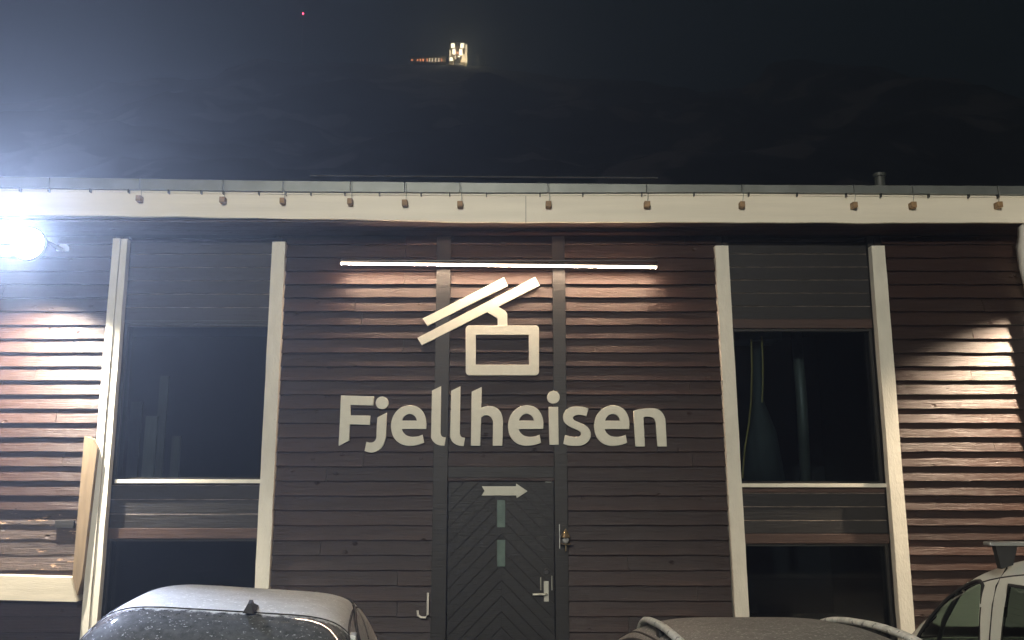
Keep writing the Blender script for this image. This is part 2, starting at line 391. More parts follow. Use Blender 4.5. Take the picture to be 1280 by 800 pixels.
# wall core behind the boards, open at the window bays
def core(x0, x1, z0, z1, y0=.0025, y1=.25): obj('wall_core', B(x0, x1, y0, y1, z0, z1), M['core'], BLD)
core(XL, xP[0], 0, ZEAVE); core(xP[1], xTl[0], 0, ZEAVE); core(xTl[0], xTr[1], zdf, ZEAVE, .0025, .25); core(xTr[1], xP[2], 0, ZEAVE); core(xP[3], XR, 0, ZEAVE)
# bays
YB = .07
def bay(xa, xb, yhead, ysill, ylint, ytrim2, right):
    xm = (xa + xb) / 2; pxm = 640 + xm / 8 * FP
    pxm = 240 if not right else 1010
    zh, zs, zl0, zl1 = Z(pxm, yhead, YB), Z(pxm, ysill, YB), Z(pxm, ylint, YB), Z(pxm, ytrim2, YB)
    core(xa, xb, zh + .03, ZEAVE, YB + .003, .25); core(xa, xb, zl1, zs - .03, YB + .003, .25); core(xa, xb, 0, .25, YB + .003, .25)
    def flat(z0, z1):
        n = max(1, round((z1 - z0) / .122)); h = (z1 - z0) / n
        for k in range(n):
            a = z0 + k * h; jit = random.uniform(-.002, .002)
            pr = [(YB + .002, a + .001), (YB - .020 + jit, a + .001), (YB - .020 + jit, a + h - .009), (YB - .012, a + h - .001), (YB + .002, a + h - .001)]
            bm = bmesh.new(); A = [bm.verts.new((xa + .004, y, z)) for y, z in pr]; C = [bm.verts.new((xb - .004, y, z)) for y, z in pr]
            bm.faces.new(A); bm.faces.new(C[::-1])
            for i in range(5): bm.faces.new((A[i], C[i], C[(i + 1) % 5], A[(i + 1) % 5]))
            bmesh.ops.recalc_face_normals(bm, faces=bm.faces[:]); bm.faces.ensure_lookup_table(); bm.faces[4].material_index = 1; obj('board', bm, [M['bay_board'], M['edge_light']], BLD)
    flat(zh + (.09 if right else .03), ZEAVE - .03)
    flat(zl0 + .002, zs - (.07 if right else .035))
    if right:
        obj('window_head_board', B(xa + .004, xb - .004, YB - .035, YB + .02, zh, zh + .088, bev=.004), M['redtrim'], BLD)
        obj('sill_board', B(xa + .004, xb - .004, YB - .03, YB + .02, zs - .068, zs - .022, bev=.004), M['redtrim'], BLD)
    else:
        obj('window_head_board', B(xa + .004, xb - .004, YB - .024, YB + .02, zh, zh + .03, bev=.004), M['trim'], BLD)
    obj('lintel', B(xa + .004, xb - .004, YB - .05, YB + .02, zl1, zl0, bev=.006), M['redtrim'], BLD)
    # windows: frame (> sill, pane)
    for (z0, z1, sill) in ((zs, zh, True), (.25, zl1, False)):
        bm = bmesh.new(); f = .035
        box(bm, xa + .006, xa + f, YB - .01, YB + .05, z0, z1); box(bm, xb - f, xb - .006, YB - .01, YB + .05, z0, z1)
        box(bm, xa + f, xb - f, YB - .008, YB + .05, z0 + .001, z0 + .03); box(bm, xa + f, xb - f, YB - .008, YB + .05, z1 - .025, z1 - .001)
        wd = obj('window', bm, M['trim'], BLD)
        obj('pane', B(xa + f, xb - f, YB + .018, YB + .024, z0 + .03, z1 - .025), M['glass'], wd)
        if sill:
            bm = bmesh.new(); x0s = xa + (.06 if not right else .004)
            box(bm, x0s, xb - .008, YB - .085, YB - .012, zs - .022, zs + .012, bev=.004)
            obj('sill', bm, M['white'], wd)
    return zh, zs, zl0, zl1
xbl = (xP[0] + .06, xP[1] - .055); xbr = (xP[2] + .06, xP[3] - .06)
bl = bay(*xbl, 405, 601, 660, 673, False)
br = bay(*xbr, 411, 606, 667, 679, True)
# reveal cheeks of the bays
for xa, xb in (xbl, xbr):
    for x0, x1 in ((xa - .05, xa + .003), (xb - .003, xb + .05)):
        obj('reveal', B(x0, x1, .004, .245, 0, ZEAVE), M['trim'], BLD)
# room behind
bm = bmesh.new(); box(bm, XL + .2, XR - .2, .26, 6, .02, ZEAVE)
bmesh.ops.reverse_faces(bm, faces=bm.faces[:])
for f in list(bm.faces):
    if abs(f.calc_center_median().y - .26) < 1e-3: bm.faces.remove(f)
obj('interior_walls', bm, M['inside'], BLD)
for xa, xb, w in ((XL, XL + .19, 0), (XR - .19, XR, 0)): obj('side_wall', B(xa, xb, .2505, 6, 0, ZEAVE), M['core'], BLD)
# white posts
POSTS = [((150, 298), (109, 800), 17, True), ((348.5, 302), (327, 735), 16.5, False), ((902, 307), (928.5, 780), 16.5, False), ((1097.5, 307), (1133, 760), 16.5, False)]
for (t, b, wpx, split) in POSTS:
    Y = -.085; pt, pb = P(*t, Y), P(*b, Y)
    k = (pt.z - .03) / (pt.z - pb.z); xb = pt.x + (pb.x - pt.x) * k; hw = wpx / FP * 8 / 2 * 1.02
    def quadpost(l0, l1, y0, y1, m):
        bm = bmesh.new(); n = 26; rows = []; ph = random.random() * 40
        for i in range(n + 1):
            s = i / n; z = .03 + (pt.z - .03) * s; x = xb + (pt.x - xb) * s
            j0 = noise.noise(Vector((z * 4, ph, 0))) * .0035; j1 = noise.noise(Vector((z * 4, ph, 7))) * .0035
            rows.append([bm.verts.new(p) for p in ((x + l0 + j0, y0, z), (x + l1 + j1, y0, z), (x + l1 + j1, y1, z), (x + l0 + j0, y1, z))])
        for a, c in zip(rows, rows[1:]):
            for q in range(4): bm.faces.new((a[q], a[(q + 1) % 4], c[(q + 1) % 4], c[q]))
        bm.faces.new(rows[0]); bm.faces.new(rows[-1][::-1]); bmesh.ops.recalc_face_normals(bm, faces=bm.faces[:])
        return bm
    if split:
        o = obj('post', quadpost(-hw, hw * .05, Y - .006, -.002, M['white']), M['white'], BLD); o['label'] = 'white post of two boards with cracked paint'
        obj('post_board', quadpost(hw * .05 + .003, hw * 1.05, Y + .012, -.002, M['white']), M['white'], o)
    else:
        obj('post', quadpost(-hw, hw, Y, -.002, M['white']), M['white'], BLD)
# dark vertical trims either side of the door
ztt = Z(552, 337, -.04)
for x0, x1 in (xTl, xTr):
    obj('door_trim', B(x0, x1, -.058, -.0, .03, ztt, bev=.004), M['trim'], BLD)
obj('door_head', B(xTl[1] + .002, xTr[0] - .002, -.045, .1, zdoor, zdf + .02, bev=.003), M['trim'], BLD)
# door with chevron planks
DOOR = obj('door', B(xTl[1] + .004, xTr[0] - .004, .012, .05, .02, zdoor - .004), M['core'], BLD)
dx0, dx1, dz0, dz1 = xTl[1] + .008, xTr[0] - .008, .02, zdoor - .008; dxm = X(627, 650, 0)
def clip(poly, nx_, nz_, c):     # keep nx*x+nz*z <= c
    out = []
    for i in range(len(poly)):
        a, b = poly[i - 1], poly[i]; da, db = nx_ * a[0] + nz_ * a[1] - c, nx_ * b[0] + nz_ * b[1] - c
        if (da <= 0) != (db <= 0):
            t = da / (da - db); out.append((a[0] + (b[0] - a[0]) * t, a[1] + (b[1] - a[1]) * t))
        if db <= 0: out.append(b)
    return out
s2 = math.sqrt(.5); pw = .094
for side in (-1, 1):
    r = [(dx0, dz0), (dxm - .001, dz0), (dxm - .001, dz1), (dx0, dz1)] if side < 0 else [(dxm + .001, dz0), (dx1, dz0), (dx1, dz1), (dxm + .001, dz1)]
    k = -20
    while k < 60:
        c0 = k * pw; nxs = s2 * side     # stripes where side*x + z is constant
        poly = clip(clip(r, nxs, s2, c0 + pw - .008 + side * dxm * nxs * side), -nxs, -s2, -(c0 + side * dxm * nxs * side))
        if len(poly) >= 3:
            ar = abs(sum(poly[i - 1][0] * poly[i][1] - poly[i][0] * poly[i - 1][1] for i in range(len(poly)))) / 2
            if ar > 4e-4: obj('plank', prism(poly, -.006, .0115), M['door'], DOOR)
        k += 1
for (ya, yb) in ((625, 659), (675, 708)):
    x0, x1, z0, z1 = X(621.5, ya, -.015), X(631.5, ya, -.015), Z(627, yb, -.015), Z(627, ya, -.015)
    f = obj('door_window', B(x0 - .008, x1 + .008, -.0125, -.0065, z0 - .008, z1 + .008), M['door'], DOOR)
    obj('pane', B(x0, x1, -.020, -.013, z0, z1), M['doorglass'], f)
hp = P(683, 742, -.03)
hd = obj('door_handle', B(hp.x - .022, hp.x + .022, -.016, -.0065, hp.z - .07, hp.z + .105, bev=.003), M['steel'], DOOR)
bm = bmesh.new(); tube(bm, [(hp.x, -.016, hp.z - .0), (hp.x, -.065, hp.z), (hp.x - .02, -.075, hp.z), (hp.x - .125, -.075, hp.z - .003)], .009, 8); obj('lever', bm, M['steel'], hd)
kp = P(683, 715, -.01); bm = bmesh.new(); lathe(bm, [(.026, 0), (.026, -.018), (.018, -.022)], (kp.x, -.0065, kp.z), 'y', 20); obj('lock_cylinder', bm, M['black'], DOOR)
bm = bmesh.new()
tube(bm, [(X(676, 728, -.03) , -.012, Z(676, 722, -.03)), (X(676, 728, -.03), -.02, Z(676, 738, -.03))], .006, 6); obj('handle_guard', bm, M['steel'], DOOR); bm = bmesh.new()
tube(bm, [(X(690, 728, -.03), -.012, Z(690, 720, -.03)), (X(690, 728, -.03), -.02, Z(690, 738, -.03))], .006, 6); obj('handle_guard', bm, M['steel'], DOOR)
cn = P(685, 600, -.01); obj('door_closer_tab', prism([(cn.x - .03, cn.z - .02), (cn.x + .03, cn.z - .02), (cn.x + .03, cn.z + .02)], -.012, -.0065), M['steel'], DOOR)
# eave: soffit boards, fascia, roof edge, straps, clips
YF = -.45
ys = [YF + .03 + i * (abs(YF) - .03) / 3 for i in range(4)]
for a, b in zip(ys, ys[1:]): obj('soffit_board', B(XL, XR + .3, a + .002, b - .002, ZEAVE + .012, ZEAVE + .03), M['board'], BLD)
FB = [(-160, 268), (0, 268.5), (120, 269.5), (250, 271.5), (340, 273.2), (440, 274), (520, 276), (580, 277.6), (640, 278), (700, 277.4), (860, 277.5), (1060, 278.5), (1280, 278), (1400, 278)]
FT = [(-160, 233), (0, 234.6), (340, 239.4), (640, 241), (900, 240.5), (1280, 243.5), (1400, 244)]
RT = [(-160, 218), (0, 220.5), (340, 226), (640, 229), (900, 231), (1280, 232.5), (1400, 233)]
def interp(T_, x):
    for (a, ya), (b, yb) in zip(T_, T_[1:]):
        if a <= x <= b: return ya + (yb - ya) * (x - a) / (b - a)
    return T_[-1][1]
def ribbon(p0, p1, top, bot, y0, y1, m, name, step=12, jit=0, parent=BLD):
    bm = bmesh.new(); rows = []; n = max(1, int((p1 - p0) / step))
    for i in range(n + 1):
        px = p0 + (p1 - p0) * i / n; a, b = P(px, interp(top, px), y0), P(px, interp(bot, px), y0)
        j = noise.noise(Vector((px * .02, 1, 2))) * jit
        rows.append([bm.verts.new(q) for q in ((a.x, y0, a.z), (a.x, y0, b.z + j), (a.x, y1, b.z + j), (a.x, y1, a.z))])
    for a, c in zip(rows, rows[1:]):
        for q in range(4): bm.faces.new((a[q], a[(q + 1) % 4], c[(q + 1) % 4], c[q]))
    bm.faces.new(rows[0]); bm.faces.new(rows[-1][::-1]); bmesh.ops.recalc_face_normals(bm, faces=bm.faces[:])
    return obj(name, bm, m, parent)
ribbon(-160, 657, FT, FB, YF, YF + .03, M['cream'], 'fascia_board', jit=.006)
ribbon(657.6, 1345, FT, FB, YF, YF + .03, M['cream'], 'fascia_board', jit=.006)
# thin moulding under the top of the fascia
FT1 = [(a, b + .4) for a, b in FT]; FT2 = [(a, b + 3.4) for a, b in FT]
ribbon(-160, 1345, FT1, FT2, YF - .012, YF - .001, M['cream'], 'fascia_moulding')
SEAM = [-160, 62, 175, 279, 354, 438, 506, 575, 685, 808, 927, 1067, 1140, 1247, 1345]
for a, b in zip(SEAM, SEAM[1:]):
    ribbon(a + .5, b - .5, RT, [(x, y - .4) for x, y in FT], YF - .045, YF + .03, M['flash'], 'roof_edge_sheet')
for px in SEAM[2:-1]:
    yb = interp(FB, px) - 21.5; ya = interp(RT, px)
    q = P(px, yb, YF - .03)
    bm = bmesh.new(); c = .023
    box(bm, q.x - c, q.x + c + random.uniform(-.004, .008), YF - .075, YF - .0025, q.z - .03, q.z + .024, bev=.006)
    o = obj('strap', T([(q.x + .012, YF - .052, Z(px, ya + 1, YF)), (q.x + .016, YF - .055, Z(px, yb - 12, YF)), (q.x + .01, YF - .03, q.z + .02)], .0022, 5), M['flash'], BLD)
    obj('strap_block', bm, M['block'], o)
for px in (24, 60, 112, 160, 210, 251, 278.5, 323, 356.5, 388, 430.6, 474, 526, 562, 608, 675, 728.5, 802.5, 868, 936.5, 997, 1058.5, 1102, 1162, 1212, 1249):
    y = interp(FT, px); q = P(px, y + 2, YF - .05)
    obj('clip', B(q.x - .0045, q.x + .0045, YF - .05, YF - .0135, q.z - .012, q.z + .02), M['black'], BLD)
# roof slab, snow guard, roof vent
zr = Z(640, 231, YF)
bm = bmesh.new(); a = zr - .05
vs = [bm.verts.new(p) for p in ((XL, YF + .031, ZEAVE + .05), (XR + .35, YF + .031, ZEAVE + .05), (XR + .35, YF + .031, a), (XL, YF + .031, a), (XL, 6.2, ZEAVE + .05), (XR + .35, 6.2, ZEAVE + .05), (XR + .35, 6.2, a + 1.1), (XL, 6.2, a + 1.1))]
for f in ((0, 1, 2, 3), (4, 7, 6, 5), (0, 4, 5, 1), (3, 2, 6, 7), (0, 3, 7, 4), (1, 5, 6, 2)): bm.faces.new([vs[i] for i in f])
obj('roof', bm, M['roof'], BLD)
p0, p1 = P(388, 219.5, .35), P(822, 222.5, .35)
sg = obj('snow_guard', T([p0, p1], .008, 6), M['roof'], BLD)
for i in range(0):
    x = p0.x + (p1.x - p0.x) * i / 4; zz = p0.z + (p1.z - p0.z) * i / 4
    obj('guard_post', T([(x, .35, zr - .2), (x, .35, zz)], .006, 6), M['roof'], sg)
q = P(1099, 217.5, 1.0); bm = bmesh.new(); lathe(bm, [(.055, zr), (.055, q.z - .04), (.068, q.z - .035), (.068, q.z)], (q.x, 1.0, 0)); obj('roof_vent', bm, M['greenpipe'], BLD)
# downpipe at the right: swan neck out of the eave
pp = [P(1290, 262, YF + .1), P(1281.5, 286, YF + .06), P(1279.5, 308, YF + .1), P(1282.5, 335, YF + .17), P(1290, 372, YF + .25)]
bmv = bmesh.new(); pts = [pp[0], pp[1], pp[2], pp[3], pp[4], Vector((pp[4].x + .01, pp[4].y + .01, 0.1))]
tube(bmv, pts, [.06, .062, .066, .06, .052, .052], 16); dp = obj('downpipe', bmv, M['pipe'], BLD, smooth=True)
for zz in (1.0, 2.4, 3.2):
    bm = bmesh.new(); lathe(bm, [(.057, zz), (.062, zz + .004), (.062, zz + .03), (.057, zz + .034)], (pp[4].x + .008, pp[4].y + .008, 0)); obj('pipe_collar', bm, M['galv'], dp)

# ------------------------------------------------------------------ signs
SG = -.062
LET = thing('wall_lettering', 'pale cut-out lettering reading Fjellheisen across the wall above the door', 'sign', (P(630, 556, SG).x, SG, P(630, 556, SG).z))
k = .11247
e_out = smooth_poly([(998, 497), (1000, 430), (990, 370), (965, 315), (930, 275), (880, 248), (815, 238), (745, 255), (685, 295), (640, 355), (617, 430), (615, 490), (630, 560), (665, 620), (715, 660), (780, 682), (850, 683), (920, 670), (975, 650), (958, 568), (910, 585), (850, 590), (790, 578), (750, 548), (732, 520), (725, 497)])
e_in = smooth_poly([(728, 410), (745, 370), (780, 338), (820, 328), (860, 340), (890, 372), (902, 410)])
l_out = smooth_poly([(187, 28), (180, 545), (190, 575), (210, 592), (238, 598), (225, 683), (180, 680), (135, 662), (100, 630), (83, 590), (82, 540), (92, 75)])
def sh(l, dx, dy=0): return [(a + dx, b + dy) for a, b in l]
D_ = .028
def let(loops, ox, lab):
    o = plate('letter', loops, ox, 480, k, SG, D_, M['sign'], LET); o['label'] = lab
let([[(58, 130), (416, 140), (412, 235), (158, 228), (155, 352), (375, 355), (372, 452), (150, 443), (143, 625), (32, 682)]], 420, 'capital letter F with slanted foot')
let([circle(511, 209, 67), smooth_poly([(558, 325), (551, 560), (540, 630), (515, 690), (470, 735), (410, 757), (365, 755), (320, 742), (340, 647), (375, 655), (415, 648), (442, 620), (452, 575), (460, 375)])], 420, 'letter j')
let([e_out, e_in], 420, 'letter e after the j')
let([l_out], 530, 'first letter l'); let([sh(l_out, 213, 3)], 530, 'second letter l')
let([smooth_poly([(637, 38), (632, 270), (680, 252), (730, 248), (790, 260), (835, 295), (862, 345), (875, 410), (868, 683), (767, 683), (770, 440), (762, 395), (740, 362), (705, 345), (665, 350), (632, 368), (622, 683), (524, 683), (533, 88)])], 530, 'letter h')
let([sh(e_out, -566), sh(e_in, -566)], 630, 'letter e after the h')
let([circle(549, 147, 67), [(500, 258), (598, 258), (606, 672), (508, 672)]], 630, 'letter i')
let([smooth_poly([(935, 272), (915, 355), (870, 342), (820, 340), (780, 350), (762, 375), (775, 405), (820, 425), (880, 450), (930, 485), (960, 540), (955, 600), (920, 650), (860, 680), (790, 684), (720, 680), (662, 662), (682, 570), (730, 585), (790, 592), (840, 585), (862, 560), (850, 530), (810, 505), (750, 480), (700, 450), (668, 410), (662, 355), (680, 305), (720, 270), (780, 252), (850, 254), (900, 262)])], 630, 'letter s')
let([sh(e_out, -409, 1), sh(e_in, -409, 1)], 720, 'letter e after the s')
let([smooth_poly([(642, 300), (700, 285), (770, 275), (850, 272), (910, 285), (955, 320), (985, 375), (993, 430), (1007, 690), (908, 690), (892, 460), (882, 405), (860, 375), (820, 362), (780, 360), (748, 370), (762, 690), (664, 690)])], 720, 'letter n')
EMB = thing('cable_car_emblem', 'pale cable car emblem of two slanted bars and a hanging cabin frame above the lettering', 'emblem', (P(630, 468, SG).x, SG, P(630, 468, SG).z))
k2 = .16882
def rrect(x0, x1, y0, y1, r):
    o = []
    for cx, cy, a0 in ((x1 - r, y0 + r, -90), (x1 - r, y1 - r, 0), (x0 + r, y1 - r, 90), (x0 + r, y0 + r, 180)):
        for i in range(7): o.append((cx + r * math.cos(R(a0 + 15 * i)), cy + r * math.sin(R(a0 + 15 * i))))
    return o
plate('rope_bar', [[(680, 42), (707, 100), (115, 397), (82, 345)]], 515, 340, k2, SG, D_, M['sign'], EMB)
plate('hanger_bar', [[(910, 40), (942, 97), (632, 255), (690, 290), (703, 310), (704, 402), (636, 402), (634, 342), (558, 295), (73, 540), (42, 488)]], 515, 340, k2, SG + .0012, D_, M['sign'], EMB)
plate('cabin_frame', [rrect(400, 938, 397, 763, 26), [(470, 463), (866, 463), (870, 688), (468, 688)]], 515, 340, k2, SG, D_, M['sign'], EMB)
ARR = thing('arrow_sign', 'pale arrow pointing right with notched tail at the top of the door', 'sign', (P(630, 615, -.03).x, -.03, P(630, 615, -.03).z))
plate('arrow_plate', [[(70, 65), (410, 65), (412, 40), (520, 112), (415, 180), (412, 153), (68, 153), (95, 108)]], 594, 600, .125, -.032, .018, M['sign'], ARR, .002)
# sign light bar
a, b = P(425, 328.5, -.17), P(822, 333.5, -.17)
SL = thing('sign_light_bar', 'thin glowing light bar mounted on the wall above the emblem', 'light', ((a.x + b.x) / 2, -.17, (a.z + b.z) / 2))
def Lc(p): return Vector(p) - SL.location
bm = bmesh.new(); tube(bm, [Lc((a.x, -.17, a.z + .012)), Lc((b.x, -.17, b.z + .012))], .012, 8); box(bm, a.x - SL.location.x, b.x - SL.location.x, -.016, .02, .034, .04); obj('housing', bm, M['black'], SL)
bm = bmesh.new()
for (p, q) in ((a, b),):
    v = [bm.verts.new(Lc(c)) for c in ((p.x + .01, -.182, p.z + .004), (q.x - .01, -.182, q.z + .004), (q.x - .01, -.158, q.z + .004), (p.x + .01, -.158, p.z + .004), (p.x + .01, -.178, p.z - .012), (q.x - .01, -.178, q.z - .012), (q.x - .01, -.162, q.z - .012), (p.x + .01, -.162, p.z - .012))]
    for f in ((0, 1, 5, 4), (4, 5, 6, 7), (2, 3, 7, 6), (0, 4, 7, 3), (1, 2, 6, 5)): bm.faces.new([v[i] for i in f])
bmesh.ops.recalc_face_normals(bm, faces=bm.faces[:]); bm.faces.ensure_lookup_table(); bm.faces[0].material_index = 1; bm.faces[2].material_index = 1; obj('light_strip', bm, [M['led'], M['led_face']], SL)
for t in (0.0, .34, .66, 1.0):
    x = a.x + (b.x - a.x) * t; zc = a.z + (b.z - a.z) * t
    obj('bracket', T([Lc((x, -.002, zc + .05)), Lc((x, -.12, zc + .045)), Lc((x, -.17, zc + .02))], .006, 6), M['black'], SL)

# ------------------------------------------------------------------ wall lamps
def floodlight(name, label, px, py, Y, front_on):
    c = P(px, py, Y)
    t = thing(name, label, 'floodlight', tuple(c), 0)
    bm = bmesh.new(); lathe(bm, [(.001, .12), (.10, .11), (.15, .05), (.16, 0), (.152, -.004)], (0, .02, 0), 'y', 28); obj('housing', bm, M['black'], t, smooth=True)
    bm = bmesh.new(); lathe(bm, [(.001, -.085), (.06, -.078), (.105, -.05), (.135, -.015), (.145, .012)], (0, .02, 0), 'y', 28); obj('lens', bm, M['lamp'] if front_on else M['lamp'], t, smooth=True)
    obj('arm', T([(0, .10, .02), (0, .3, .10), (0, -Y - .004, .10)], .018, 8), M['galv'], t)
    bm = bmesh.new(); lathe(bm, [(.06, 0), (.06, .02)], (0, -Y - .026, .10), 'y', 16); obj('wall_plate', bm, M['galv'], t)
    return t
def lamp_light(kind, name, parent, loc, power, col, size=.05, aim=None, cone=None, blend=.5):
    l = bpy.data.lights.new(name, kind); l.energy = power; l.color = col; l.shadow_soft_size = size
    if kind == 'SPOT': l.spot_size = R(cone); l.spot_blend = blend
    o = bpy.data.objects.new(name, l); COL.objects.link(o); o.parent = parent; o.location = loc
    if aim: o.rotation_euler = Vector(aim).to_track_quat('-Z', 'Y').to_euler()
    return o
FL = floodlight('floodlight', 'glaring round white floodlight on the wall at the left edge', 34, 304, -.62, True)
lamp_light('SPOT', 'flood_beam', FL, (0, -.10, 0), FLOOD_W, (.64, .72, 1.0), .08, aim=(.2, -1, .0), cone=106, blend=.7)
lamp_light('SPOT', 'flood_spill', FL, (0, -.11, -.12), SPILL_W, (1.0, .90, .76), .03, aim=(-.12, .22, -1), cone=114, blend=1.0)
FR = floodlight('floodlight', 'round floodlight high on the wall just beyond the downpipe at the right edge', 1335, 315, -.55, False)
FR.children[1].data.materials[0] = M['warmwin']
lamp_light('SPOT', 'flood_spill', FR, (0, -.05, -.17), RIGHT_W, (1.0, .78, .56), .03, aim=(-.16, .10, -1), cone=110, blend=1.0)
# street lamp behind the camera
SLm = thing('street_lamp', 'tall galvanised street lamp standing in the car park behind the viewpoint', 'street lamp', (-2.0, -17, 0))
obj('pole', T([(0, 0, 0), (0, 0, 4), (0, 0, 7)], [.09, .07, .05], 12), M['galv'], SLm)
obj('lamp_head', B(-.16, .16, -.1, .6, 7.0, 7.12, bev=.02), M['galv'], SLm)
obj('diffuser', B(-.12, .12, 0, .5, 6.975, 6.998), M['warmwin'], SLm)
lamp_light('POINT', 'street_light', SLm, (0, .3, 6.8), STREET_W, (1.0, .94, .80), .18)

# ------------------------------------------------------------------ small things on the wall
q = P(707, 673, -.10)
WL = thing('wall_lantern', 'small unlit brass lantern on the dark trim right of the door', 'lantern', tuple(q))
bm = bmesh.new(); lathe(bm, [(.004, .085), (.012, .07), (.03, .045), (.048, .012), (.045, .008)]); obj('hood', bm, M['brass'], WL)
bm = bmesh.new(); lathe(bm, [(.022, .006), (.032, -.01), (.024, -.035), (.008, -.045)]); obj('globe', bm, M['headl'], WL, smooth=True)
bm = bmesh.new(); lathe(bm, [(.05, -.052), (.052, -.048), (.05, -.044), (.008, -.044), (.008, -.11), (.003, -.115)]); obj('base_ring', bm, M['brass'], WL)
obj('arm', T([(0, 0, -.09), (0, .03, -.11), (0, .04, -.10)], .006, 6), M['brass'], WL)
obj('back_plate', B(-.055, -.049, .028, .041, -.09, .12), M['galv'], WL)
q = P(530, 757, -.09); HK = thing('hooked_rod', 'thin pale J-shaped rod sticking up left of the door', 'rod', (q.x, -.09, 0))
pts = [P(535, 741, -.09), P(534.5, 768, -.09), P(531.5, 772, -.09), P(526, 771.5, -.09), P(522.5, 769, -.09), P(522, 763, -.09)]
obj('rod', T([Vector(p) - HK.location for p in pts], .010, 8), M['pipe'], HK)
obj('rod_clip', T([Vector((pts[0].x, -.09, pts[0].z - .03)) - HK.location, Vector((pts[0].x, -.02, pts[0].z - .03)) - HK.location], .007, 6), M['galv'], HK)
# timber frame at the lower left
TF = thing('plank_rack', 'tan upright plank and pale horizontal board fixed to the weathered wall at lower left', 'plank rack', (X(60, 736, -.12), -.12, 0))
def qpoly(pix, Y): return [(P(x, y, Y).x - TF.location.x, P(x, y, Y).z) for x, y in pix]
obj('upright', prism(qpoly([(106, 545), (116, 549), (122, 560), (103, 722), (97, 744), (91, 722)], -.13), -.02, .08), M['tan'], TF)
obj('rail', prism(qpoly([(-120, 716), (90, 722), (93, 738), (96, 752), (-120, 747)], -.15), -.045, .09), M['pale'], TF)
q = P(80, 655, -.04); obj('stub', B(q.x - .08 - TF.location.x, q.x + .09 - TF.location.x, .07, .108, q.z - .035, q.z + .03, bev=.003), M['trim'], TF)
# inside the left bay window: planks
obj('inner_ledge', B(xbl[0] + .01, xbl[1] - .01, .252, 1.0, bl[1] - .09, bl[1] - .0505), M['core'], BLD)
for i, (x0, x1, yt) in enumerate(((146, 160, 478), (164, 178, 502), (182, 197, 520), (200, 211, 470), (215, 226, 545))):
    Y = .55 + .05 * (i % 2); a = P(x0, yt, Y); b = P(x1, 600, Y)
    o = tag(obj('interior_plank', B(a.x, P(x1, yt, Y).x, Y, Y + .03, bl[1] - .05, a.z, bev=.003), M['paleplank']),
            ['dim upright plank behind the left window, nearest the white post', 'dim upright plank behind the left window, second from the post', 'dim upright plank behind the left window, middle of five', 'taller thin plank behind the left window, fourth from the post', 'shortest dim plank behind the left window, farthest from the post'][i], 'plank', 'planks standing behind the left window')
def cable(pix, Y, label):
    c = P(*pix[0], Y); t = obj('hanging_cable', T([P(x, y, Y) for x, y in pix], .008, 6), M['yellow']); tag(t, label, 'cable', 'yellow cables behind the right window')
cable([(939, 424), (940, 460), (939, 500), (936, 530), (931, 560), (928, 598)], .35, 'long yellow cable curving down behind the right window')
cable([(952, 420), (953.5, 450), (953.5, 480), (952.5, 503)], .35, 'short straight yellow cable behind the right window')
bm = bmesh.new(); tube(bm, [P(995, 412, .9), P(1002, 500, .9), P(1007, 603, .9)], .055, 12); tag(obj('support_pipe', bm, M['greenpipe'], smooth=True), 'thin grey green upright pipe behind the right window', 'pipe')
bm = bmesh.new(); cx = P(947, 500, .6)
tube(bm, [P(947, 425, .6), P(948, 500, .6), P(952, 540, .6), P(953, 600, .6)], [.06, .05, .14, .22], 14); tag(obj('hanging_cloth', bm, M['cloth'], smooth=True), 'dark green cloth hanging in folds behind the right window', 'cloth')
obj('ceiling_bracket', B(P(922, 410, .5).x, P(975, 410, .5).x, .45, .9, P(940, 425, .5).z, P(940, 415, .5).z), M['greenpipe'], BLD)

# ------------------------------------------------------------------ mountain station and lights
YS = 590.0
def SP(px, py, Y=YS): return P(px, py, Y)
pz = .6            # metres per pixel there
a, b = SP(562, 80), SP(584, 53)
ST = thing('mountain_station', 'floodlit cable car station tower on the mountain top', 'building', (SP(573, 80).x, YS, SP(573, 82).z))
o_ = ST.location
def LB(x0, x1, yt, yb, d0, d1):
    p, q2 = SP(x0, yb), SP(x1, yt); return B(p.x - o_.x, q2.x - o_.x, d0, d1, p.z - o_.z, q2.z - o_.z)
obj('wall', LB(561.5, 568, 53, 81, 0, 9), M['stone'], ST); obj('wall', LB(575, 583.5, 53, 82, 0, 9), M['stone'], ST)
obj('link_wall', LB(568, 575, 56, 71, 1, 8), M['stone'], ST); obj('dark_opening', LB(568, 575, 71, 80, 3, 8), M['black'], ST)
obj('roof', LB(561, 584, 51.5, 53, -.5, 10), M['roof'], ST)
obj('mast', LB(583.2, 584, 50, 60, -.2, .4), M['galv'], ST)
for (x0, x1, yt, yb, m) in ((564, 568.5, 54.5, 60, 'hotwin'), (575.5, 580, 54.5, 60, 'hotwin'), (565.5, 569.5, 61.5, 68, 'hotwin'), (574, 578, 61.5, 69, 'hotwin'), (561.8, 563.8, 63, 70, 'warmwin'),
                             (562, 566, 72, 76, 'hotwin'), (578, 581, 68, 77, 'warmwin'), (581.5, 584, 56, 79, 'warmwin'), (570.5, 573, 65, 67, 'orange'), (568.5, 570, 70, 74, 'warmwin'), (577, 578.4, 74, 78, 'warmwin')):
    obj('window', LB(x0, x1, yt, yb, -.35, -.05), M[m], ST)
AN = thing('mountain_restaurant', 'low row of orange lit windows left of the mountain station', 'building', (SP(540, 76).x, YS, SP(540, 77).z)); o_ = AN.location
obj('wall', LB(513, 557, 71.2, 78, 0, 8), M['stone'], AN); obj('roof', LB(512, 558, 70, 71.2, -.5, 9), M['roof'], AN)
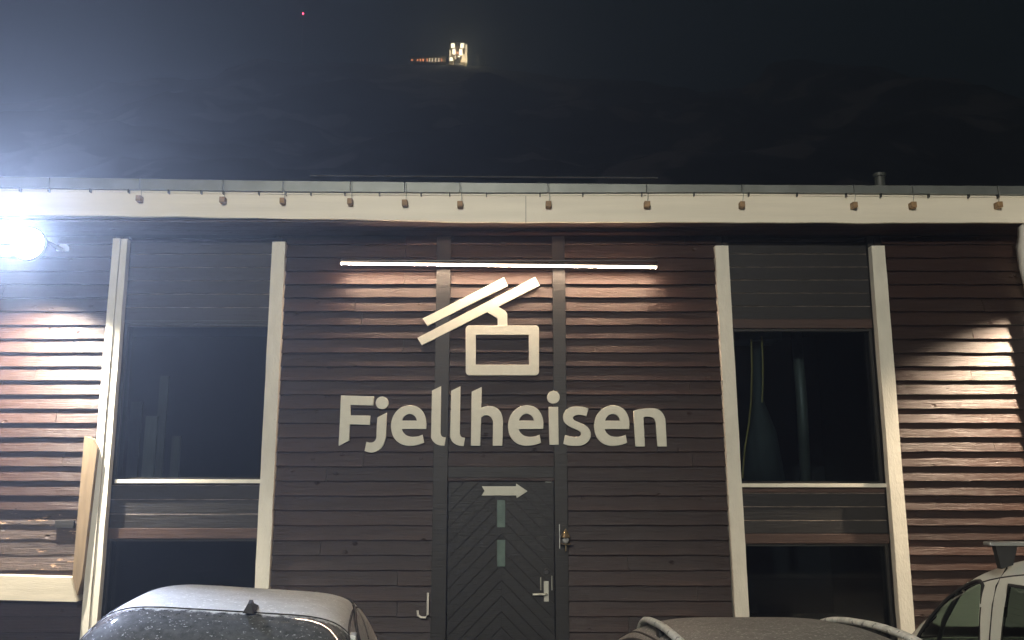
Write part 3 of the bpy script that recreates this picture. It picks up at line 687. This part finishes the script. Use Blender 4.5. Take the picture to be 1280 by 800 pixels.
for i, (x, w_, h_) in enumerate(((515, 3, 1.2), (522, 2, 2), (525.5, 2, 2.6), (529, 2, 3), (534, 1.8, 3.4), (537, 2, 4), (540.5, 1.8, 4.2), (544.5, 2, 4.6), (548.5, 2, 4), (552, 2, 3))):
    obj('window', LB(x - w_ * .36, x + w_ * .36, 75.2 - h_ / 2, 75.2 + h_ / 2, -.3, -.05), M['warmwin' if i in (5, 6, 7, 8) else 'orange'], AN)
lamp_light('POINT', 'station_glow', ST, (2, -9, 2), 14000, (1.0, .85, .5), 1)
for px in (597.5, 607):
    q = SP(px, 79, YS + 3); t = thing('cable_pylon', 'faint cable pylon beside the mountain station, %s of the pair' % ('nearer' if px < 600 else 'farther'), 'pylon', tuple(q), 0, 'pylons beside the mountain station')
    obj('column', B(-.3, .3, 0, .6, -3, 7), M['galv'], t); obj('cross_arm', B(-2.2, 2.2, 0, .5, 6.4, 7.01), M['galv'], t)
def beacon(name, label, cat, px, py, Y, m, r, mast):
    q = P(px, py, Y); t = thing(name, label, cat, (q.x, Y, q.z - mast))
    obj('mast', T([(0, 0, -3), (0, 0, mast)], [.5, .15], 6), M['galv'], t)
    bm = bmesh.new(); bmesh.ops.create_icosphere(bm, subdivisions=1, radius=r)
    o = obj('beacon', bm, m, t); o.location = (0, -.5, mast)
beacon('radio_mast', 'distant mast on the ridge with a red beacon at upper left', 'mast', 379, 17.5, 640, M['redlamp'], .8, 42)
beacon('slope_lamp', 'tiny cool white lamp on the dark slope below the station', 'lamp', 581, 107, 520, M['coollamp'], .45, 6)

# ------------------------------------------------------------------ cars
class Car:
    def __init__(s, name, label, cat, loc, rz, prof, zb, wb, wr, e, body, stations, paint, roofpaint, ex=None):
        s.t = thing(name, label, cat, loc, rz); s.prof, s.zb, s.wb, s.wr, s.e = prof, zb, wb, wr, e
        s.zmax = max(z for _, z in prof); s.paint = paint; s.rp = roofpaint; s.holes = []; s.y0, s.y1 = prof[0][0], prof[-1][0]
        # lower body loft
        bm = bmesh.new(); rings = []
        for (y, hw, z0, z1) in stations:
            ring = []; n = 28
            for k_ in range(n):
                a = 2 * math.pi * k_ / n; c, q = math.cos(a), math.sin(a); ee = .38
                x = hw * math.copysign(abs(c) ** ee, c); z = (z0 + z1) / 2 + (z1 - z0) / 2 * math.copysign(abs(q) ** ee, q)
                ring.append(bm.verts.new((x, y, z)))
            rings.append(ring)
        for q, r_ in zip(rings, rings[1:]):
            for k_ in range(28): bm.faces.new((q[k_], q[(k_ + 1) % 28], r_[(k_ + 1) % 28], r_[k_]))
        bm.faces.new(rings[0]); bm.faces.new(rings[-1][::-1]); bmesh.ops.recalc_face_normals(bm, faces=bm.faces[:])
        s.body = obj('body', bm, paint, s.t, smooth=True)
    def top(s, y):
        pr = s.prof
        for i in range(len(pr) - 1):
            (a, za), (b, zb_) = pr[i], pr[i + 1]
            if a <= y <= b + 1e-9:
                def sl(j):
                    j0, j1 = max(j - 1, 0), min(j + 1, len(pr) - 1); return (pr[j1][1] - pr[j0][1]) / (pr[j1][0] - pr[j0][0])
                h = b - a; t = (y - a) / h; m0, m1 = sl(i) * h, sl(i + 1) * h
                return (2 * t ** 3 - 3 * t * t + 1) * za + (t ** 3 - 2 * t * t + t) * m0 + (3 * t * t - 2 * t ** 3) * zb_ + (t ** 3 - t * t) * m1
        return pr[-1][1]
    def S(s, u, v):
        y = s.y0 + (s.y1 - s.y0) * u; zt = max(s.top(y), s.zb + .01); a = math.pi * v; c, q = math.cos(a), max(math.sin(a), 0)
        z = s.zb + (zt - s.zb) * q ** s.e; f = (z - s.zb) / (s.zmax - s.zb); W = s.wb + (s.wr - s.wb) * f
        # bow the ends in plan
        bow = .10 * (abs(c) ** 2)
        yy = y + (bow if u < .5 else -bow) * (abs(u - .5) * 2) ** 3
        return Vector((-W * math.copysign(abs(c) ** s.e, c), yy, z))
    def nrm(s, u, v):
        d = 1e-3; a = s.S(min(u + d, 1), v) - s.S(max(u - d, 0), v); b = s.S(u, min(v + d, 1)) - s.S(u, max(v - d, 0))
        n = a.cross(b); n = n.normalized() if n.length > 1e-12 else Vector((0, 0, 1))
        if n.z < 0 and abs(n.z) > .05: n = -n
        c = Vector((0, (s.y0 + s.y1) / 2, s.zb)); 
        if n.dot(s.S(u, v) - c) < 0: n = -n
        return n
    def patch(s, name, u0, u1, v0, v1, m, off=.004, nu=14, nv=26, hole=True, parent=None, taper=0):
        bm = bmesh.new(); uvl = bm.loops.layers.uv.new('UVMap'); g = []; uvs = {}
        for i in range(nu + 1):
            row = []
            for j in range(nv + 1):
                u = u0 + (u1 - u0) * i / nu; sh_ = taper * (1 - i / nu) if u0 < .5 else taper * (i / nu)
                v = v0 + (v1 - v0) * j / nv
                q = bm.verts.new(s.S(u, v) + s.nrm(u, v) * off); uvs[q] = (j / nv, i / nu); row.append(q)
            g.append(row)
        for i in range(nu):
            for j in range(nv):
                f = bm.faces.new((g[i][j], g[i][j + 1], g[i + 1][j + 1], g[i + 1][j]))
                for lp in f.loops: lp[uvl].uv = uvs[lp.vert]
        if hole: s.holes.append(lambda u, v: u0 + .004 < u < u1 - .004 and v0 + .004 < v < v1 - .004)
        return obj(name, bm, m, parent or s.t, smooth=True)
    def seal(s, u0, u1, v0, v1, r=.008, off=.004, parent=None):
        pts = []
        n = 18
        for i in range(n): pts.append((u0 + (u1 - u0) * i / n, v0))
        for i in range(n): pts.append((u1, v0 + (v1 - v0) * i / n))
        for i in range(n): pts.append((u1 - (u1 - u0) * i / n, v1))
        for i in range(n + 1): pts.append((u0, v1 - (v1 - v0) * i / n))
        bm = bmesh.new(); tube(bm, [s.S(u, v) + s.nrm(u, v) * off for u, v in pts], r, 6, False); return obj('window_seal', bm, M['rubber'], parent or s.t, smooth=True)
    def sx(s, y, z, side):
        zt = s.top(y); q = min(max((z - s.zb) / max(zt - s.zb, .01), 0), .999) ** (1 / s.e); c = math.sqrt(1 - q * q)
        f = (z - s.zb) / (s.zmax - s.zb); return side * (s.wb + (s.wr - s.wb) * f) * c ** s.e
    def side(s, poly, m, side=-1, name='side_window', hole=True):
        poly = smooth_poly([(a * 100, b * 100) for a, b in poly], 4, 60); poly = [(a / 100, b / 100) for a, b in poly]
        # dense grid clipped by the polygon would be heavy: a fan of thin strips follows the curved side
        ys_ = sorted({round(p[0], 4) for p in poly}); z_lo = min(p[1] for p in poly); z_hi = max(p[1] for p in poly)
        bm = bmesh.new(); nz = 12; prev = None
        for z in [z_lo + (z_hi - z_lo) * i / nz for i in range(nz + 1)]:
            zc = min(max(z, z_lo + .001), z_hi - .001); xs = []
            for i in range(len(poly)):
                (a, b), (c, d) = poly[i - 1], poly[i]
                if (b <= zc) != (d <= zc): xs.append(a + (c - a) * (zc - b) / (d - b))
            if len(xs) < 2: continue
            a, b = min(xs), max(xs); row = [bm.verts.new((s.sx(a + (b - a) * q / 10, zc, side) + side * .005, a + (b - a) * q / 10, zc)) for q in range(11)]
            if prev:
                for q in range(10): bm.faces.new((prev[q], prev[q + 1], row[q + 1], row[q]))
            prev = row
        bmesh.ops.recalc_face_normals(bm, faces=bm.faces[:]); o = obj(name, bm, m, s.t, smooth=True)
        bm = bmesh.new(); tube(bm, [(s.sx(a, b, side) + side * .005, a, b) for a, b in poly + poly[:1]], .011, 6, False); obj('window_seal', bm, M['rubber'], o, smooth=True)
        if hole:
            def inside(u, v, pl=poly, sd=side):
                p = s.S(u, v)
                if p.x * sd < 0: return False
                r_ = False; y, z = p.y, p.z
                for i in range(len(pl)):
                    (a, b), (c, d) = pl[i - 1], pl[i]
                    if (b > z) != (d > z) and y < (c - a) * (z - b) / (d - b) + a: r_ = not r_
                return r_
            s.holes.append(inside)
        return o
    def finish(s, nu=150, nv=96):
        bm = bmesh.new(); g = [[bm.verts.new(s.S(i / nu, j / nv)) for j in range(nv + 1)] for i in range(nu + 1)]
        for i in range(nu):
            for j in range(nv):
                u, v = (i + .5) / nu, (j + .5) / nv
                if any(h(u, v) for h in s.holes): continue
                bm.faces.new((g[i][j], g[i][j + 1], g[i + 1][j + 1], g[i + 1][j]))
        lone = [v for v in bm.verts if not v.link_faces]; bmesh.ops.delete(bm, geom=lone, context='VERTS')
        bmesh.ops.recalc_face_normals(bm, faces=bm.faces[:])
        rf = obj('roof', bm, s.rp, s.t, smooth=True)
        bm = bmesh.new(); nu //= 2; nv //= 2
        g = [[bm.verts.new(s.S(i / nu, j / nv) - s.nrm(min(max(i / nu, .01), .99), min(max(j / nv, .01), .99)) * .02) for j in range(nv + 1)] for i in range(nu + 1)]
        for i in range(nu):
            for j in range(nv):
                if any(h((i + p) / nu, (j + q) / nv) for h in s.holes for p, q in ((.5, .5), (.02, .02), (.98, .02), (.02, .98), (.98, .98))): continue
                bm.faces.new((g[i][j], g[i][j + 1], g[i + 1][j + 1], g[i + 1][j]))
        bmesh.ops.delete(bm, geom=[v for v in bm.verts if not v.link_faces], context='VERTS')
        obj('headliner', bm, M['seat'], s.t, smooth=True)
        return rf
    def wheels(s, ya, yb, hw, r=.32):
        for y in (ya, yb):
            for sd in (-1, 1):
                bm = bmesh.new(); lathe(bm, [(r * .6, -.1), (r * .93, -.1), (r, -.07), (r, .07), (r * .93, .1), (r * .6, .1)], (0, 0, 0), 'x', 28); wv = obj('wheel', bm, M['rubber'], s.t, smooth=True); wv.location = (sd * hw, y, r)
                bm = bmesh.new(); lathe(bm, [(.001, sd * .07), (.06, sd * .08), (.07, sd * .06), (r * .5, sd * .05), (r * .6, sd * .095)], (0, 0, 0), 'x', 28); obj('rim', bm, M['galv'], wv, smooth=True)
    def lights(s, yr, yf, hw, zr_, zf):
        for sd in (-1, 1):
            obj('tail_light', B(sd * hw - .11, sd * hw + .11, yr, yr + .12, zr_ - .1, zr_ + .12, bev=.02), M['tail'], s.t)
            obj('headlight', B(sd * hw - .16, sd * hw + .16, yf - .16, yf, zf - .07, zf + .07, bev=.02), M['headl'], s.t)
        obj('rear_number_plate', B(-.26, .26, yr - .012, yr, .62, .73, bev=.003), M['pipe'], s.t)
    def mirrors(s, y, z, hw):
        for sd in (-1, 1):
            o = obj('door_mirror', B(sd * (hw + .12) - .09, sd * (hw + .12) + .09, y - .06, y + .05, z - .07, z + .08, bev=.03), s.paint, s.t)
            obj('mirror_arm', B(sd * (hw - .02) - .05, sd * (hw + .03) + .03, y - .02, y + .03, z - .07, z - .03, bev=.008), M['rubber'], o)

# A: silver hatchback, tail to the camera
A = Car('parked_car', 'frost covered silver hatchback with a shark fin aerial, parked left of the door', 'car', (-1.42, -4.12, 0.02), R(8),
        [(-.02, 1.10), (.14, 1.25), (.34, 1.375), (.58, 1.44), (.85, 1.457), (1.2, 1.45), (1.7, 1.385), (2.1, 1.27), (2.5, 1.09), (2.85, .92)], .86, .78, .59, .29, None,
        [(-.06, .62, .45, .70), (0, .74, .32, .92), (.15, .82, .25, .95), (1.0, .85, .22, .95), (2.6, .85, .22, .94), (3.2, .84, .24, .90), (3.65, .78, .26, .80), (3.85, .62, .32, .66)], M['silver'], M['silver'])
A.t.rotation_euler = (0, R(4.5), R(8))
rw = A.patch('rear_window', .03, .183, .175, .825, M['fglass'], .003); A.seal(.03, .183, .175, .825, .006, .002, rw)
ws = A.patch('windscreen', .78, .96, .16, .84, M['cglass'], .003); A.seal(.78, .96, .16, .84, .008, .003, ws)
for sd in (-1, 1):
    A.side([(.55, .97), (.62, 1.22), (.85, 1.34), (1.4, 1.37), (1.4, .97)], M['sglass'], sd); A.side([(1.47, .97), (1.47, 1.37), (2.2, 1.32), (2.62, 1.08), (2.66, .97)], M['sglass'], sd)
obj('interior_deck', B(-.62, .62, .35, 2.5, .90, .952), M['seat'], A.t); A.finish(); A.wheels(.6, 3.0, .76); A.lights(-.05, 3.84, .62, .8, .62); A.mirrors(2.45, .90, .80)
# roof channel strips beside the roof panel
for v in (.205, .795):
    bm = bmesh.new(); tube(bm, [A.S(.15 + .6 * i / 20, v) + A.nrm(.15 + .6 * i / 20, v) * .001 for i in range(21)], .007, 6); obj('roof_channel', bm, M['rubber'], A.t, smooth=True)
ap = A.S(.215, .5)
bm = bmesh.new(); fin = [(-.075, 0), (-.06, .045), (-.035, .058), (.0, .035), (.07, .006), (.08, 0)]
vsl = []
for sgn in (-1, 1): vsl.append([bm.verts.new((sgn * (.018 if z < .01 else .006), y, z)) for y, z in fin])
bm.faces.new(vsl[0]); bm.faces.new(vsl[1][::-1])
for i in range(6): bm.faces.new((vsl[0][i], vsl[1][i], vsl[1][(i + 1) % 6], vsl[0][(i + 1) % 6]))
bmesh.ops.recalc_face_normals(bm, faces=bm.faces[:]); fo = obj('aerial_fin', bm, M['rubber'], A.t); fo.location = ap + Vector((.10, -.05, -.008)); fo.scale = (1.4, 1.5, .95)
q = A.S(.185, .815); bm = bmesh.new(); box(bm, -.018, .018, -.05, .05, -.012, .014, bev=.008); ho = obj('roof_cap', bm, M['silver'], A.t); ho.location = q + Vector((.01, .02, .0))
hb = [A.S(.03 + .1 * i / 6, .5) for i in range(7)]
obj('rear_wiper', T([A.S(.03, .5) + Vector((0, -.02, .02)), A.S(.05, .6) + Vector((0, -.01, .02)), A.S(.06, .72) + Vector((0, -.01, .015))], .006, 6), M['rubber'], A.t)

# B: dark estate with bright roof rails
Bc = Car('parked_car', 'dark grey estate car with frosted roof and bright roof rails, parked right of the door', 'car', (1.28, -4.75, 0), R(0),
         [(0, .95), (.15, 1.15), (.36, 1.30), (.62, 1.375), (1.1, 1.385), (1.5, 1.355), (1.9, 1.30), (2.25, 1.20), (2.6, 1.05), (2.95, .90)], .82, .80, .60, .42, None,
         [(-.06, .62, .42, .66), (0, .74, .30, .86), (.2, .82, .24, .90), (1.0, .85, .22, .90), (2.9, .85, .22, .90), (3.5, .84, .24, .86), (4.1, .78, .26, .76), (4.3, .62, .32, .60)], M['dark_paint'], M['grey'])
rw = Bc.patch('rear_window', .02, .15, .18, .82, M['fglass'], .003); ws = Bc.patch('windscreen', .76, .97, .16, .84, M['cglass'], .003)
for sd in (-1, 1):
    Bc.side([(.35, .92), (.45, 1.12), (.62, 1.24), (1.2, 1.265), (1.2, .92)], M['sglass'], sd); Bc.side([(1.27, .92), (1.27, 1.265), (1.8, 1.20), (2.3, 1.05), (2.5, .92)], M['sglass'], sd)
    bm = bmesh.new(); pts = []
    for i in range(25):
        f = i / 24; y = .42 + 1.78 * f; lift = .055 * (1 - abs(2 * f - 1) ** 6) - .012
        x = .535 - .035 * abs(2 * f - 1) ** 3; u = (y - Bc.y0) / (Bc.y1 - Bc.y0)
        zt = min(Bc.S(u, .5 + .235 * sd).z, 9); pts.append((sd * x, y, zt + lift + .004))
    rings = []
    for i, p in enumerate(pts):
        f = i / 24; hw_, hh = .020 + .016 * abs(2 * f - 1) ** 6, .016
        rings.append([bm.verts.new((p[0] + a_ * hw_, p[1], p[2] + b_ * hh)) for a_, b_ in ((-1, -.5), (-.6, -1), (.6, -1), (1, -.5), (1, .4), (.5, 1), (-.5, 1), (-1, .4))])
    for q1, q2 in zip(rings, rings[1:]):
        for k_ in range(8): bm.faces.new((q1[k_], q1[(k_ + 1) % 8], q2[(k_ + 1) % 8], q2[k_]))
    bm.faces.new(rings[0]); bm.faces.new(rings[-1][::-1]); bmesh.ops.recalc_face_normals(bm, faces=bm.faces[:])
    rl = obj('roof_rail', bm, M['chrome'], Bc.t, smooth=True)
    for f in (.5,):
        y = .42 + 1.78 * f; u = (y - Bc.y0) / (Bc.y1 - Bc.y0); zt = Bc.S(u, .5 + .235 * sd).z
        obj('rail_foot', B(sd * .535 - .012, sd * .535 + .012, y - .05, y + .05, zt - .03, zt + .034, bev=.004), M['rubber'], rl)
    bm = bmesh.new(); v = .5 + .27 * sd; tube(bm, [Bc.S(.15 + .6 * i / 20, v) for i in range(21)], .006, 6); obj('roof_channel', bm, M['rubber'], Bc.t, smooth=True)
obj('interior_deck', B(-.62, .62, .3, 2.5, .86, .912), M['seat'], Bc.t); Bc.finish(); Bc.wheels(.7, 3.4, .76); Bc.lights(-.05, 4.28, .62, .76, .58); Bc.mirrors(2.4, .98, .85)

# C: white van, its left side to the camera
Cc = Car('parked_van', 'white compact van with a black roof bar at the right edge of the picture', 'van', (3.44, -5.3, 0), R(0),
         [(0, 1.2), (.06, 1.6), (.22, 1.72), (.6, 1.76), (1.4, 1.752), (1.95, 1.70), (2.4, 1.61), (2.75, 1.47), (3.05, 1.275), (3.45, .98)], .92, .88, .77, .27, None,
         [(-.08, .70, .35, .70), (0, .84, .28, 1.0), (.2, .90, .25, 1.0), (1.0, .90, .22, 1.0), (2.9, .90, .22, 1.0), (3.3, .88, .24, .97), (3.8, .80, .26, .86), (4.05, .65, .32, .64)], M['vanwhite'], M['vanwhite'])
ws = Cc.patch('windscreen', .74, .985, .14, .86, M['cglass'], .003)
for sd in (-1, 1):
    Cc.side([(2.33, 1.02), (2.36, 1.49), (2.46, 1.50), (2.68, 1.41), (2.88, 1.265), (3.04, 1.11), (3.11, 1.02)], M['cglass'], sd, 'quarter_window')
    Cc.side([(1.05, 1.02), (1.05, 1.555), (2.09, 1.52), (2.15, 1.02)], M['dglass'], sd, 'door_window')
    bm = bmesh.new(); tube(bm, [(Cc.sx(2.17 + .03 * (1.5 - z) * 2, z, sd) + sd * .001, 2.22 + (1.5 - z) * .06, z) for z in (.95, 1.1, 1.25, 1.4, 1.5, 1.6)], .004, 6); obj('door_gap', bm, M['rubber'], Cc.t)
    bm = bmesh.new(); tube(bm, [(Cc.sx(y, min(Cc.top(y) - .11, 1.62), sd) + sd * .001, y, min(Cc.top(y) - .11, 1.62)) for y in [.3 + 2.3 * i / 24 for i in range(25)]], .004, 6); obj('door_gap', bm, M['rubber'], Cc.t)
    bm = bmesh.new(); tube(bm, [(Cc.sx(y, z, sd) - sd * .012, y, z) for y, z in ((2.84, 1.0), (2.82, 1.12), (2.77, 1.24), (2.66, 1.40), (2.58, 1.47))], .015, 6); obj('pillar_trim', bm, M['vanwhite'], Cc.t)
obj('interior_deck', B(-.84, .84, .3, 3.1, .95, 1.012), M['seat'], Cc.t); Cc.finish(); Cc.wheels(.7, 3.1, .80, .33); Cc.lights(-.07, 4.03, .66, .9, .7); Cc.mirrors(2.45, 1.05, .9)
RB = obj('roof_bar', B(-.86, .86, 2.11, 2.18, 1.722, 1.742, bev=.008), M['galv'], Cc.t)
for sd in (-1, 1):
    z_ = Cc.sx(1.78, 1.66, sd)
    obj('bar_foot', prism([(sd * .70, 1.721), (sd * .82, 1.721), (sd * .80, 1.60), (sd * .735, 1.62)], 2.125, 2.165), M['rubber'], RB)
for sx_ in (-.38, .38):
    o = obj('seat', B(sx_ - .24, sx_ + .24, 1.25, 1.38, .75, 1.30, bev=.04), M['seat'], Cc.t); obj('headrest', B(sx_ - .12, sx_ + .12, 1.26, 1.35, 1.32, 1.48, bev=.03), M['seat'], o)

# ------------------------------------------------------------------ haze
hm = bpy.data.materials.new('night_haze'); hm.use_nodes = True; N = hm.node_tree.nodes; N.remove(N['Principled BSDF'])
pv = N.new('ShaderNodeVolumePrincipled'); pv.inputs['Color'].default_value = (.78, .88, 1, 1); pv.inputs['Density'].default_value = HAZE_DENSITY; pv.inputs['Anisotropy'].default_value = .60
hm.node_tree.links.new(pv.outputs[0], N['Material Output'].inputs['Volume'])
tag(obj('haze', B(-G - 20, G + 20, -G - 20, G + 220, -1.5, 430), hm), kind='stuff')
